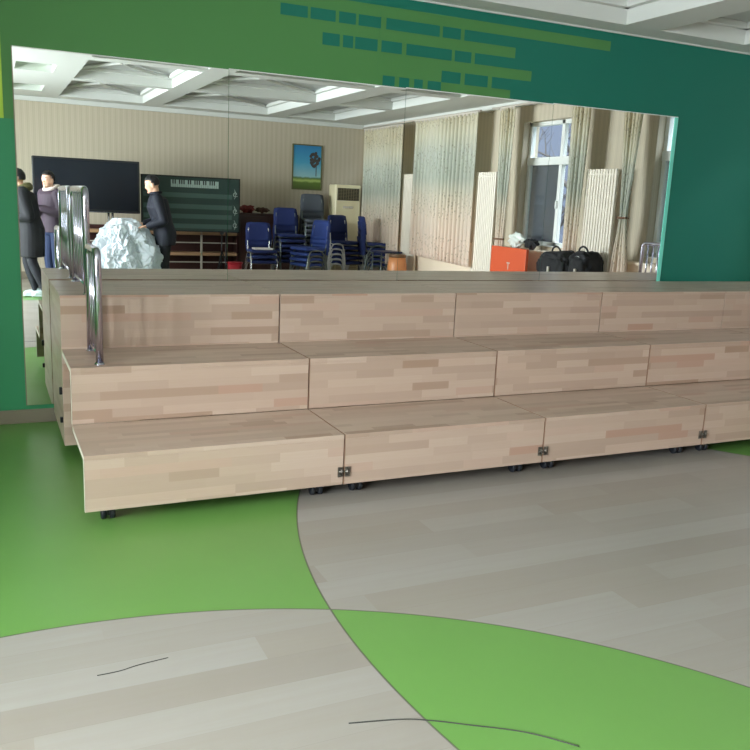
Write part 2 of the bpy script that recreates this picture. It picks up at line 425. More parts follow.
# ------------------------------------------------------------------ mirror, four panels
xs = [-.153, 1.136, 2.424, 3.712, 5.0]
ML = ['leftmost tall mirror panel on the green wall, reflecting the television and two people',
      'mirror panel reflecting the right end of the blackboard, the poster and the blue chair stacks',
      'mirror panel reflecting the drawn patterned curtains and the orange board',
      'rightmost mirror panel with a pale cyan glass edge, reflecting two black bags and a radiator']
for i in range(4):
    a, b_ = xs[i], xs[i+1]
    t = thing('mirror_panel', ML[i], 'mirror', ((a+b_)/2, -.001, .1156), 0)
    hw = (b_-a)/2-.0012; hh = 2.268-.1156+(.006*i)
    MB().box(-hw, hw, -.010, -.003, 0, hh).build('mirror_glass', M_MIRROR, t)
    e = MB().box(-hw, hw, -.0105, -.002, hh, hh+.006)
    e.build('glass_edge', M_UPVC, t)
    if i == 3:
        o = MB().box(hw-.036, hw+.0, -.0135, -.0102, 0, hh).build('bevelled_edge', M_MEDGE, t); o['label'] = 'pale cyan glass edge strip'
    if i == 0:
        MB().box(-hw-.006, -hw, -.0105, -.002, 0, hh+.006).build('side_trim', M_BASEB, t)

# ------------------------------------------------------------------ choir risers
Y1, Y2, Y3, YR = -1.895, -1.366, -.8375, -.052
G, Z1, Z2, Z3 = .0745, .3345, .620, .9126
XS = [0, 1.2376, 2.456, 3.675, 4.897, 6.12]
TB = .022
RL = ['leftmost wooden choir riser unit with three steps, carrying the steel rails',
      'second wooden choir riser unit from the left, under the reflected blue chairs',
      'third wooden choir riser unit from the left, under the reflected curtains',
      'fourth wooden choir riser unit from the left, under the reflected black bags',
      'wooden choir riser unit at the far right, cut off by the picture edge']
def caster(par, x, y, h):
    c = MB()
    c.box(x-.03, x+.03, y-.03, y+.03, h-.006, h-.001).tube([(x, y, h-.006), (x, y, .052)], .009, 10)
    c.box(x-.006, x+.006, y-.034, y+.012, .022, .056)
    o = c.build('caster', M_BLACKP, par)
    wv = MB()
    for s_ in (-1, 1):
        wv.lathe([(.006, -.011), (.026, -.011), (.030, -.006), (.030, .006), (.026, .011), (.006, .011)], (x+s_*.020, y-.012, .030), 18, 'x')
    wv.build('wheel', M_RUBBER, o)
def latch(par, x, y, z, side):
    m = MB(); s_ = side
    x0, x1 = sorted((x+s_*.006, x+s_*.034))
    m.rbox(x0, x1, y-.004, y, z-.026, z+.026, .0015)
    m.tube([(x+s_*.014, y-.006, z-.018), (x+s_*.014, y-.012, z), (x+s_*.014, y-.006, z+.018)], .0035, 8)
    m.tube([(x+s_*.004, y-.009, z+.004), (x+s_*.028, y-.009, z+.004)], .004, 8)
    for zz in (-.02, .02): m.lathe([(.0045, -.0015), (.0045, .0015)], (x+s_*.026, y-.005, z+zz), 10, 'y')
    m.build('latch', mat('tarnished_latch_metal', (.26, .24, .22), .35, 1.0), par)
for i in range(5):
    W = XS[i+1]-XS[i]; t = thing('choir_riser', RL[i], 'choir riser', (XS[i], 0, 0), 0, 'choir risers joined in a row')
    g_ = .0035; x0, x1 = g_, W-g_
    def step(name, yf, yb, zt, zb, closed):
        m = MB()
        m.box(x0, x1, yf, yb, zt-TB, zt)                        # tread
        m.box(x0+.0005, x1-.0005, yf+.0015, yf+TB, zb, zt-TB)   # riser board
        if closed:
            m.box(x0, x0+TB, yf+TB, yb, zb, zt-TB); m.box(x1-TB, x1, yf+TB, yb, zb, zt-TB)
            m.box(x0+TB, x1-TB, yb-TB, yb, zb, zt-TB)
        o = m.build(name, M_WOOD, t, bevel=.0018)
        return o
    s1 = step('lower_step', Y1, Y2+.006, Z1, G, False)
    s2 = step('middle_step', Y2, Y3+.006, Z2, Z1+.003, False)
    s3 = step('upper_step', Y3, YR, Z3, G, True)
    # pale edging on the ends of the boards
    for s_, yf, zt, zb in ((s1, Y1, Z1, G), (s2, Y2, Z2, Z1+.003)):
        MB().box(x0-.0015, x0, yf, yf+TB, zb, zt-TB).build('edge_strip', M_EDGE if i == 0 else M_EDGE2, s_)
        MB().box(x0-.0015, x0, yf, yf+.5, zt-TB, zt).build('edge_strip', M_EDGE if i == 0 else M_EDGE2, s_)
    # inner framing below the lower two treads
    for xx in (W*.33, W*.66): MB().box(xx, xx+.018, Y1+TB, Y2-.0, G+.05, Z1-TB).build('inner_bracket', M_INNER, s1)
    for xx in (W*.33, W*.66): MB().box(xx, xx+.018, Y2+TB, Y3-.0, G, Z2-TB).build('inner_bracket', M_INNER, s2)
    # sliding rail under the steps that ties the casters to the frame
    for xx in (.11, W-.11):
        r_ = MB().box(xx-.02, xx+.02, Y1+TB, Y3+.03, G+.002, G+.03).build('slide_rail', M_BLACKP, t)
        caster(r_, xx, Y1+.11, G+.002); caster(r_, xx, Y2+.13, G+.002); caster(r_, xx, Y3+.4, G+.002)
    if i == 0:
        for za, zb_ in ((.36, .40), (.2, .23)): MB().rbox(-.016+x0, x0, Y3+.03, Y3+.055, za, zb_, .003).build('side_catch', M_BLACKP, s3)
    if i > 0: latch(t, 0, Y1, .142, 1)
    if i < 4: latch(t, W, Y1, .142, -1)

def guard_rail(x, y0, y1, z, top, label, nb):
    t = thing('guard_rail', label, 'handrail', (x, (y0+y1)/2, z), 0, 'steel guard rails at the ends of the risers')
    h = (y1-y0)/2; hh = top-z; R_ = .045; r = .019
    pts = [(0, -h, 0), (0, -h, hh-R_)] + [(0, -h+R_*(1-math.cos(a)), hh-R_+R_*math.sin(a)) for a in (PI/8, PI/4, 3*PI/8, PI/2)]
    pts += [(0, -p[1], p[2]) for p in pts[::-1]]
    pts = [(p[0], p[1], p[2]-r) if p[2] > 0 else p for p in pts]
    MB().tube(pts, r, 16).build('frame_tube', M_STEEL, t)
    MB().tube([(0, -h, .045), (0, h, .045)], .0105, 10).build('bottom_bar', M_STEEL, t)
    for k in range(nb):
        yy = -h+2*h*(k+1)/(nb+1)
        MB().tube([(0, yy, .045), (0, yy, hh-r*1.2)], .009, 10).build('baluster', M_STEEL, t)
    for s_ in (-1, 1): MB().lathe([(.026, 0), (.026, .003), (.022, .005), (.0205, .010)], (0, s_*h, 0), 18).build('foot_flange', M_STEEL, t)
guard_rail(.148, -1.29, -.90, Z2, 1.20, 'stainless steel guard rail on the middle step at the left end, nearest the viewer', 4)
guard_rail(.150, -.80, -.11, Z3, 1.492, 'taller stainless steel guard rail on the top step at the left end, by the mirror', 6)
guard_rail(5.95, -1.29, -.90, Z2, 1.20, 'steel guard rail on the middle step at the right end, seen only in the mirror', 4)

# ------------------------------------------------------------------ cord and thread on the floor
def spline(P, k=6):
    out = []; P = [Vector(p) for p in P]
    for i in range(len(P)-1):
        a, b_, c, d = P[max(i-1, 0)], P[i], P[i+1], P[min(i+2, len(P)-1)]
        for j in range(k):
            t = j/k
            out.append(.5*((2*b_)+(c-a)*t+(2*a-5*b_+4*c-d)*t*t+(3*b_-a-3*c+d)*t**3))
    return out+[P[-1]]
M_CORD = mat('dark_cord', rgb(52, 52, 48), .6)
CORD = [(.545, -3.60), (.692, -3.637), (.771, -3.673), (.858, -3.727), (1.004, -3.823), (1.108, -3.931)]
tag(MB().tube(spline([(x, y, .002) for x, y in CORD]), .002, 6).build('fallen_string', M_CORD), 'thin black cord lying in a long curve across the green and plank floor', 'string')
THR = [(-.088, -3.098), (-.02, -3.096), (.04, -3.082), (.134, -3.072)]
tag(MB().tube(spline([(x, y, .0014) for x, y in THR]), .0014, 6).build('dark_thread', M_CORD), 'short dark thread lying on the pale planks at lower left', 'thread')

# ------------------------------------------------------------------ things on the rear wall (seen in the mirror)
# television on its stand
t = thing('television', 'large black flat television on a floor stand in front of the wooden racks', 'television', (1.08, -7.95, 0))
M_SCR = mat('dark_tv_screen', rgb(30, 34, 42), .22)
b = MB().rbox(-.77, .77, -.035, .035, 1.14, 1.93, .012).build('screen_housing', M_BLACKP, t)
MB().box(-.74, .74, .034, .0365, 1.185, 1.90).build('screen', M_SCR, b)
o = MB().box(-.76, .76, .030, .0385, 1.146, 1.156).build('silver_trim', M_STEEL, b)
for s_ in (.30, .36):
    for q in (s_, -s_): MB().tube([(q, 0, .1), (q, 0, 1.2)], .018, 10).build('stand_post', M_CHROME, t)
MB().rbox(-.5, .5, -.22, .22, .07, .10, .008).build('stand_base', M_BLACKP, t)
MB().rbox(-.42, .42, -.16, .16, .55, .57, .005).build('stand_shelf', M_BLACKP, t)
for sx in (-.42, .42):
    for sy in (-.18, .18): MB().lathe([(.01, -.012), (.035, -.012), (.035, .012), (.01, .012)], (sx, sy, .035), 16, 'x').build('wheel', M_RUBBER, t)

# blackboard for music
M_BD = mat('dark_green_board', rgb(44, 66, 62), .5); M_BL = mat('pale_green_band', rgb(74, 100, 94), .5); M_BF = mat('black_board_frame', rgb(28, 30, 30), .5)
t = thing('music_blackboard', 'dark green music blackboard with stave bands and a keyboard strip, on black legs', 'blackboard', (2.77, -8.45, 0))
b = MB().box(-.80, .80, -.015, .012, .885, 1.745).build('board', M_BD, t)
m = MB()
for z in (.92, 1.08, 1.24, 1.42): m.box(-.78, .68, .012, .0135, z, z+.075)
m.build('stave_bands', M_BL, b)
m = MB().box(-.34, .45, .012, .0145, 1.585, 1.70)
for k in range(21):
    if k % 7 not in (2, 6): m.box(-.34+k*.036+.024, -.34+k*.036+.044, .0146, .0165, 1.635, 1.70, 1)
for k in range(21): m.box(-.34+k*.036+.0325, -.34+k*.036+.0355, .0146, .0155, 1.585, 1.634, 1)
m.build('keyboard_pattern', [mat('board_white', rgb(170, 190, 184), .6), M_BF], b)
for z in (.99, 1.22, 1.5):
    MB().tube([(.725, .0145, z-.07), (.745, .0145, z-.02), (.72, .0145, z+.09)]+[(.74+.022*math.cos(a)*(1+.2*a), .0145, z+.035*math.sin(a)) for a in [i*.7 for i in range(9)]], .004, 5).build('chalk_mark', mat('chalk', rgb(190, 204, 198), .8), b)
f = MB().box(-.82, -.80, -.02, .02, .865, 1.765).box(.80, .82, -.02, .02, .865, 1.765).box(-.82, .82, -.02, .02, .865, .885).box(-.82, .82, -.02, .02, 1.745, 1.765)
f.build('board_frame', M_BF, t)
for s_ in (-1, 1):
    lg = MB().tube([(s_*.6, -.03, 0.0), (s_*.6, -.03, 1.0)], .015, 8).build('leg', M_BF, t)
    MB().tube([(s_*.6, -.22, .012), (s_*.6, .2, .012)], .012, 8).build('foot_bar', M_BF, lg)
# microphone tripod in front of the board
t = thing('tripod_stand', 'small black tripod stand in front of the blackboard beside the red bin', 'stand', (3.22, -8.2, 0))
MB().tube([(0, 0, .25), (0, 0, .86)], .011, 8).build('column', M_BLACKP, t)
MB().rbox(-.03, .03, -.02, .02, .84, .9, .006).build('clamp', M_BLACKP, t)
for k in range(3):
    a = 2*PI*k/3+.4
    MB().tube([(0, 0, .58), (.2*math.cos(a), .2*math.sin(a), .01)], .009, 8).build('leg', M_BLACKP, t)

# low wooden racks
M_TAN = mat('tan_plank', rgb(176, 138, 104), .5); M_DRED = mat('dark_red_board', rgb(58, 26, 24), .5); M_PALE = mat('pale_rail', rgb(190, 180, 170), .5)
for k, (xa, xb, lab) in enumerate(((1.0, 2.3, 'low open wooden rack with tan planks and a dark red back, behind the television'), (2.36, 3.66, 'low open wooden rack with tan planks and a dark red back, under the blackboard'))):
    t = thing('plank_rack', lab, 'rack', ((xa+xb)/2, -8.92, 0), 0, 'low wooden racks along the rear wall'); hw = (xb-xa)/2
    MB().box(-hw, hw, -.17, -.15, .05, .92).build('back_panel', M_DRED, t)
    for z in (.10, .45, .80): MB().box(-hw, hw, -.15, .17, z, z+.05).build('plank_shelf', M_TAN, t, bevel=.003)
    for z in (.33, .66): MB().box(-hw, hw, .15, .165, z, z+.016).build('front_rail', M_PALE, t)
    for x in (-hw+.015, 0, hw-.015): MB().box(x-.015, x+.015, .14, .17, 0, .92).build('upright', M_PALE if x == 0 else M_DRED, t)
# dark cabinet with bundles on it
M_DBR = mat('dark_brown_veneer', rgb(60, 36, 30), .4)
t = thing('low_cabinet', 'dark red-brown low cabinet behind the blue chair stacks', 'cabinet', (4.22, -8.95, 0))
MB().rbox(-.55, .55, -.2, .17, .05, 1.2, .008).build('body', M_DBR, t)
for s_ in (-1, 1):
    d = MB().rbox(*sorted((s_*.01, s_*.53)), .17, .188, .1, 1.15, .004).build('door', M_DBR, t)
    MB().tube([(s_*.05, .205, .6), (s_*.05, .205, .75)], .006, 8).build('handle', M_CHROME, d)
MB().box(-.52, .52, -.18, .15, 0, .05).build('plinth', M_BLACKP, t)
def lump(name, label, cat, c, r, mt, seed, amp=.25, group=None, sub=4, freq=2.2):
    bm = bmesh.new(); bmesh.ops.create_icosphere(bm, subdivisions=sub, radius=1)
    for v in bm.verts:
        n = noise.noise(v.co*freq+Vector((seed*7.3, seed, 0)))+.5*noise.noise(v.co*freq*2.3+Vector((seed, 0, 3)))
        v.co *= 1+amp*n
        v.co = Vector((v.co.x*r[0], v.co.y*r[1], v.co.z*r[2]))
    zmin = min(v.co.z for v in bm.verts)
    for v in bm.verts:
        v.co.z -= zmin
        if v.co.z < r[2]*.25: v.co.z = v.co.z*.1
    zmin = min(v.co.z for v in bm.verts)
    m = MB(); m.merge(bm); o = m.build(name, mt, smooth=True); o.location = c
    return tag(o, label, cat, group)
lump('cloth_bundle', 'crumpled dark red cloth bundle on the left of the dark cabinet', 'cloth', (3.86, -8.93, 1.2), (.13, .1, .06), mat('wine_cloth', rgb(110, 36, 34), .8), 1, .5)
lump('cloth_bundle', 'crumpled brown cloth bundle on the middle of the dark cabinet', 'cloth', (4.14, -8.93, 1.2), (.12, .09, .045), mat('brown_cloth', rgb(88, 58, 48), .8), 2, .5)

# red bin
t = thing('waste_bin', 'small red plastic bin on the floor left of the blue chair stacks', 'bin', (3.36, -7.9, 0))
M_RED = mat('red_plastic', rgb(176, 34, 48), .4)
MB().lathe([(.09, 0), (.125, .40), (.12, .40), (.087, .01), (.001, .01)], n=28).build('tub', M_RED, t)
MB().lathe([(.119, .395), (.134, .395), (.136, .41), (.119, .415)], n=28).build('rim', M_RED, t)

# poster
t = thing('framed_poster', 'framed landscape poster of a blue sky, meadow and lone tree on the rear wall', 'poster', (5.06, YB+.002, 1.65))
m = MB().box(-.29, .29, 0, .02, 0, .02).box(-.29, .29, 0, .02, .79, .81).box(-.29, -.27, 0, .02, .02, .79).box(.27, .29, 0, .02, .02, .79)
m.build('frame', mat('olive_frame', rgb(96, 98, 60), .5), t)
pic = mat('poster_print', (.3, .5, .7), .4); N, L, bb = nt(pic)
tc = N.new('ShaderNodeTexCoord'); so = N.new('ShaderNodeSeparateXYZ'); L.new(tc.outputs['Object'], so.inputs[0])
r = N.new('ShaderNodeValToRGB'); e = r.color_ramp.elements
st = [(0, rgb(72, 92, 36)), (.16, rgb(94, 120, 44)), (.2, rgb(176, 196, 110)), (.26, rgb(86, 120, 60)), (.3, rgb(150, 196, 206)), (.6, rgb(70, 158, 196)), (1, rgb(36, 120, 176))]
while len(e) < len(st): e.new(.5)
for i, (p, c) in enumerate(st): e[i].position = p; e[i].color = (*c, 1)
nz = noise_node(N, L, tc.outputs['Object'], 9, 4)
L.new(math_node(N, L, 'ADD', math_node(N, L, 'DIVIDE', so.outputs[2], .81), math_node(N, L, 'MULTIPLY', math_node(N, L, 'SUBTRACT', nz, .5), .07)), r.inputs['Fac'])
L.new(r.outputs['Color'], bb.inputs['Base Color'])
MB().box(-.27, .27, .001, .008, .02, .79).build('print', pic, t)
m = MB(); random.seed(3)
for k in range(26):
    a = random.random()*2*PI; q = random.random()**.5
    x, z = .16+.10*q*math.cos(a), .56+.14*q*math.sin(a)
    if x > .235: x = .235
    m.lathe([(.03, 0), (.026, .0012)], (x, .008+k*.00002, z), 9, 'y')
m.build('tree_crown', mat('poster_foliage', rgb(70, 62, 58), .5), t)
MB().box(.17, .185, .008, .0095, .25, .5).build('tree_trunk', MATS['poster_foliage'], t)

# floor-standing air conditioner
M_AC = mat('cream_appliance', rgb(236, 224, 188), .35)
t = thing('air_conditioner', 'tall cream floor-standing air conditioner between the poster and the curtains', 'air conditioner', (5.70, -8.88, 0))
b = MB().rbox(-.25, .25, -.17, .17, .06, 1.77, .02, 3).build('body', M_AC, t)
MB().rbox(-.255, .255, -.175, .175, 0, .07, .008).build('base', M_BLACKP, t)
g = MB().rbox(-.215, .215, .165, .176, 1.49, 1.71, .004).build('outlet_grille', mat('dark_grille', rgb(58, 54, 44), .5), b)
m = MB()
for k in range(8): m.box(-.205, .205, .174, .186, 1.505+k*.026, 1.512+k*.026)
for k in range(9): m.box(-.2+k*.05, -.196+k*.05, .176, .184, 1.50, 1.70)
m.build('louvre', mat('brown_louvre', rgb(132, 120, 92), .5), g)
MB().rbox(-.10, .10, .168, .178, 1.35, 1.39, .004).build('control_panel', M_CHROME, b)
m = MB()
for k in range(14): m.box(-.2, .2, .168, .176, .2+k*.035, .215+k*.035)
m.build('intake_slats', mat('tan_slats', rgb(176, 160, 122), .5), b)

# ------------------------------------------------------------------ stacking chairs
M_BLUE = painted('navy_blue_upholstery', rgb(30, 46, 104), .75); M_BBLUE = painted('bright_blue_upholstery', rgb(44, 68, 142), .7)
M_GREYU = painted('slate_grey_upholstery', rgb(86, 92, 102), .75); M_TUBEG = mat('dull_grey_tube', rgb(120, 128, 128), .35, .8)
M_WTUBE = mat('white_enamel_tube', rgb(224, 220, 220), .35)
def chair(label, pad, tube, group):
    t = thing('stacking_chair', label, 'chair', (0, 0, 0), 0, group)
    # local: front faces +y; seat 0.42 high
    m = MB(); m.rbox(-.215, .215, -.19, .21, .40, .45, .018, 3); m.build('seat', pad, t, smooth=True)
    bm = bmesh.new(); q = MB.__new__(MB); q.bm = bm; q.box(-.225, .225, -.02, .018, 0, .32)
    bmesh.ops.subdivide_edges(bm, edges=bm.edges[:], cuts=5, use_grid_fill=True)
    for v in bm.verts:
        tz = v.co.z/.32
        v.co.x *= 1-.18*max(0, tz-.55)**1.5*2.2-.06*(1-tz)
        v.co.y += -.05*(1-(v.co.x/.225)**2)*.5
        v.co.z -= .05*max(0, abs(v.co.x)/.225-.6)*(1 if tz > .5 else -.6)*1.2
    m = MB(); m.merge(bm, Matrix.Translation((0, -.235, .575)) @ Matrix.Rotation(.14, 4, 'X')); m.build('backrest', pad, t, smooth=True)
    for s_ in (-1, 1):
        P = [(s_*.225, .20, 0), (s_*.222, .175, .22), (s_*.218, .13, .36), (s_*.215, .06, .40), (s_*.215, -.06, .40), (s_*.218, -.14, .36), (s_*.222, -.21, .22), (s_*.225, -.25, 0)]
        MB().tube(spline(P, 4), .0125, 8).build('leg', tube, t)
        MB().tube(spline([(s_*.19, .08, .393), (s_*.19, -.16, .393), (s_*.19, -.222, .44), (s_*.185, -.25, .62), (s_*.17, -.262, .80)], 4), .0105, 8).build('back_upright', tube, t)
    for q in (.05, -.08): MB().tube([(-.215, q, .392), (.215, q, .392)], .010, 8).build('crossbar', tube, t)
    return t
STACKS = [  # x, y, rz, n, pad, tube, where
    (3.84, -7.95, 0.05, 3, M_BLUE, M_CHROME, 'blue stack with papers, nearest the blackboard'),
    (4.43, -8.25, 0.0, 6, M_BLUE, M_TUBEG, 'tall navy stack behind the bright blue one'),
    (4.47, -7.45, 1.25, 4, M_BBLUE, M_TUBEG, 'bright blue sideways stack with arched grey legs'),
    (5.02, -8.60, .1, 9, M_GREYU, M_TUBEG, 'tallest, slate grey stack under the poster'),
    (5.38, -7.95, -.35, 5, M_BLUE, M_WTUBE, 'navy stack with white arched legs'),
    (5.83, -7.70, -1.35, 5, M_BLUE, M_TUBEG, 'blue sideways stack beside the curtain'),
]
ORD = ['bottom', 'second', 'third', 'fourth', 'fifth', 'sixth', 'seventh', 'eighth', 'ninth']
for si, (x, y, rz, n, pad, tb, where) in enumerate(STACKS):
    lab = lambda k: ('top chair of the ' if k == n-1 else (ORD[k] + (' chair of the ' if k == 0 else ' chair up in the '))) + where
    first = chair(lab(0), pad, tb, 'stacked chairs in the corner')
    for k in range(n):
        c = first if k == 0 else copy_tree(first)
        c.location = (x+.004*math.sin(k*2.1+si), y+(.012*k)*math.cos(rz)*.3, .086*k); c.rotation_euler = (0, 0, rz+.02*math.sin(k*1.7+si)); c['label'] = lab(k)
tag(MB().rbox(-.15, .15, -.10, .10, 0, .03, .003).build('paper_stack', mat('white_paper', rgb(232, 226, 222), .7)), 'white papers lying on the seat of the nearest blue chair stack', 'paper').location = (3.84, -7.93, .45+.172+.001)

# small dark table and orange drum beside it
t = thing('side_table', 'small dark blue topped table with metal legs beside the chairs', 'table', (5.75, -7.1, 0))
MB().rbox(-.2, .2, -.2, .2, .66, .69, .006).build('table_top', mat('dark_table_top', rgb(50, 54, 84), .4), t)
for sx in (-.17, .17):
    for sy in (-.17, .17): MB().tube([(sx, sy, .66), (sx*1.05, sy*1.05, 0)], .012, 8).build('leg', M_TUBEG, t)
t = thing('drum_stool', 'orange barrel shaped drum on the floor near the curtain', 'drum', (5.72, -6.62, 0))
M_OR = mat('orange_drum_wood', rgb(214, 142, 92), .4)
MB().lathe([(.13, .0), (.155, .15), (.165, .33), (.155, .5), (.13, .64)], n=28).build('shell', M_OR, t)
MB().lathe([(.132, .62), (.142, .62), (.142, .66), (.13, .668), (.001, .668)], n=28).build('drum_head', mat('drum_skin', rgb(120, 88, 60), .5), t)
for z in (.33,): MB().lathe([(.164, z-.012), (.169, z-.012), (.169, z+.012), (.164, z+.012)], n=28).build('hoop', M_DBR, t)

# ------------------------------------------------------------------ window wall: radiators, curtains
RADL = [(-2.38, -1.86, 'white ribbed radiator between the two right-hand windows, behind the black bags'),
        (-4.79, -4.28, 'white ribbed radiator right of the wide drawn curtain'),
        (-7.12, -6.56, 'white ribbed radiator in the gap between the two drawn curtains')]
for a, b_, lab in RADL:
    t = thing('radiator', lab, 'radiator', (XR-.19, (a+b_)/2, 0), 0, 'tall radiators between the windows'); hw = (b_-a)/2
    n = 11
    for k in range(n):
        y = -hw+2*hw*(k+.5)/n
        MB().rbox(-.018, .018, y-hw/n*.78, y+hw/n*.78, .22, 1.96, .008).build('column', M_RAD, t)
    for q in (.3, 1.9): MB().tube([(0, -hw, q), (0, hw, q)], .016, 8).build('header_pipe', M_RAD, t)
    for s_ in (-1, 1):
        MB().box(-.015, .015, s_*hw*.7-.012, s_*hw*.7+.012, 0, .23).build('foot', M_RAD, t)
        MB().box(0, .05, s_*hw*.7-.01, s_*hw*.7+.01, 1.80, 1.83).build('bracket', M_RAD, t)

def curtain(label, y0, y1, z0, z1, x, folds, shape=lambda t: (1., 0.), amp=.035, seed=0, tie=None, slant=0):
    t = thing('curtain', label, 'curtain', (x, (y0+y1)/2, 0), 0, 'patterned curtains on the window wall')
    bm = bmesh.new(); uvl = bm.loops.layers.uv.new('UVMap'); nu, nv = folds*8, 36; g = []
    W = abs(y1-y0); full = folds*.16
    for j in range(nv+1):
        tz = j/nv; row = []
        for i in range(nu+1):
            s_ = i/nu; sc, off = shape(tz)
            zb = z0+slant*s_
            z = zb+(z1-zb)*tz
            ph = 2*PI*folds*s_+.5*noise.noise(Vector((s_*6, tz*1.5, seed)))
            am = amp*(.6+.4*math.sin(seed+s_*9))*(.75+.25*(1-tz))*(.45+.55*min(1, sc))
            row.append(bm.verts.new((am*math.sin(ph), (s_-.5)*W*sc+off+.012*math.cos(ph*1.0+1), z)))
        g.append(row)
    for j in range(nv):
        for i in range(nu):
            f = bm.faces.new((g[j][i], g[j][i+1], g[j+1][i+1], g[j+1][i])); f.smooth = True
            for lp, (ii, jj) in zip(f.loops, ((i, j), (i+1, j), (i+1, j+1), (i, j+1))): lp[uvl].uv = (ii/nu*full, jj/nv*(z1-z0))
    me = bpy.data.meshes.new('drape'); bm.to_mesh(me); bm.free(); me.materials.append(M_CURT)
    o = bpy.data.objects.new('drape', me); COL.objects.link(o); o.parent = t
    sd = o.modifiers.new('s', 'SOLIDIFY'); sd.thickness = .003
    if tie:
        sc, off = shape((tie-z0)/(z1-z0)); w_ = W*sc/2+.012
        MB().tube([(.045*math.cos(a), off+w_*math.sin(a), tie) for a in [2*PI*k/16 for k in range(16)]], .012, 6, closed=True).build('tie_band', mat('curtain_tie', rgb(120, 90, 70), .7), t)
    MB().box(-.006, .006, -W/2, W/2, z1-.02, z1+.02).build('heading_tape', M_PALE, t)
    return t
CX = XR-.27
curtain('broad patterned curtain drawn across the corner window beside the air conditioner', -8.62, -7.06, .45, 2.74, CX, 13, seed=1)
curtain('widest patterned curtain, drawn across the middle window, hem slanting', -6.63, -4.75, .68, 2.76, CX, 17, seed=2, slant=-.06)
def sh_tied(zt, pinch, flare=1., o1=0.):
    def f(t):
        if t > zt: q = (t-zt)/(1-zt); return (pinch+(1-pinch)*min(1, q*1.15), o1*(1-q))
        q = 1-t/zt; return (pinch+(flare-pinch)*min(1, q*1.2), o1*(1+q*.2))
    return f
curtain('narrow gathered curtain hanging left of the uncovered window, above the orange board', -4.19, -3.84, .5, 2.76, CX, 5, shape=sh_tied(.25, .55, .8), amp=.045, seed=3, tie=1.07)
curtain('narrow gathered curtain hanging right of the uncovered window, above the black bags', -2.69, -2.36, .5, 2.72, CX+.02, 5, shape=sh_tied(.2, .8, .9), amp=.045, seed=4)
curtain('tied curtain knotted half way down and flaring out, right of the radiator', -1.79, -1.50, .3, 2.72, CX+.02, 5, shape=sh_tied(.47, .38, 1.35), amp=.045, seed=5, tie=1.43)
for a, b_, lab in ((-8.7, -4.7, 'long pale curtain rail over the two drawn curtains'), (-4.4, -1.2, 'pale curtain rail over the uncovered windows')):
    t = thing('curtain_rail', lab, 'curtain rail', (XR-.26, (a+b_)/2, 2.785), 0, 'curtain rails on the window wall'); h = (b_-a)/2
    MB().tube([(0, -h, 0), (0, h, 0)], .014, 10).build('rod', M_PALE, t)
    for y in (-h+.1, 0, h-.1): MB().tube([(0, y, 0), (.258, y, 0)], .007, 6).build('bracket', M_PALE, t)

# orange cabinet
M_ORC = mat('orange_laminate', rgb(206, 84, 46), .45)
t = thing('display_board', 'orange upright board on feet below the uncovered window, left of the black bags', 'board', (5.80, -3.54, 0))
p = MB().rbox(-.02, .02, -.40, .40, .08, .985, .004).build('panel', M_ORC, t)
MB().box(-.0225, -.0203, .012, .028, .70, .778).box(-.0225, -.0203, -.015, .055, .778, .793).build('white_mark', M_PALE, p)
for y in (-.35, .35): MB().rbox(-.14, .14, y-.02, y+.02, 0, .082, .004).build('foot', M_BLACKP, t)
# white low bench carrying the bags
t = thing('low_bench', 'cream low bench under the radiator, carrying the two black bags', 'bench', (5.78, -2.27, 0))
MB().rbox(-.24, .24, -.60, .62, .62, .66, .006).build('bench_top', M_LEDGE, t)
for y in (-.56, .56):
    for x in (-.2, .2): MB().rbox(x-.022, x+.022, y-.022, y+.022, 0, .62, .004).build('leg', M_LEDGE, t)
M_BAG = painted('black_bag_cloth', rgb(28, 28, 32), .8)
def bag(label, y, w_, h, seed):
    t = thing('duffel_bag', label, 'bag', (5.78, y, .66), 0, 'black bags on the bench')
    bm = bmesh.new(); bmesh.ops.create_icosphere(bm, subdivisions=5, radius=1)
    for v in bm.verts:
        p = v.co.copy(); e = .62
        v.co = Vector([math.copysign(abs(c)**e, c) for c in p])
        n = noise.noise(p*2.4+Vector((seed, 0, 0)))*.16+noise.noise(p*6+Vector((seed, 2, 0)))*.05
        v.co *= 1+n
        v.co = Vector((v.co.x*.17, v.co.y*w_/2, (v.co.z*.5+.5)*h*(1-.16*p.y*p.y)))
        v.co.z = max(v.co.z, 0)
    m = MB(); m.merge(bm); m.build('shell', M_BAG, t, smooth=True)
    MB().tube(spline([(-.05, -.09, h*.93), (-.06, -.06, h+.03), (-.06, 0, h+.055), (-.06, .06, h+.03), (-.05, .09, h*.93)]), .011, 8).build('handle', M_BAG, t)
    m = MB().tube(spline([(-.12, -w_*.33, h*.72), (-.14, 0, h*.86), (-.12, w_*.33, h*.72)]), .004, 6); m.build('zip', M_CHROME, t)
    MB().rbox(-.198, -.178, .03, .06, h*.3, h*.5, .003).build('tag_patch', M_PALE, t)
bag('wider black cloth bag on the bench, beside the orange board', -2.46, .56, .35, 1.3)
bag('smaller black backpack on the bench, in front of the radiator', -1.97, .34, .38, 4.1)
# things on the window ledge
lump('plastic_bag', 'crumpled white plastic bag on the window ledge above the orange board', 'bag', (6.02, -3.72, .965), (.05, .16, .09), mat('white_film_bag', rgb(222, 228, 222), .35), 5, .45)
lump('black_pouch', 'small black pouch on the window ledge beside the white plastic bag', 'pouch', (6.02, -3.38, .965), (.05, .13, .065), M_BAG, 6, .45)

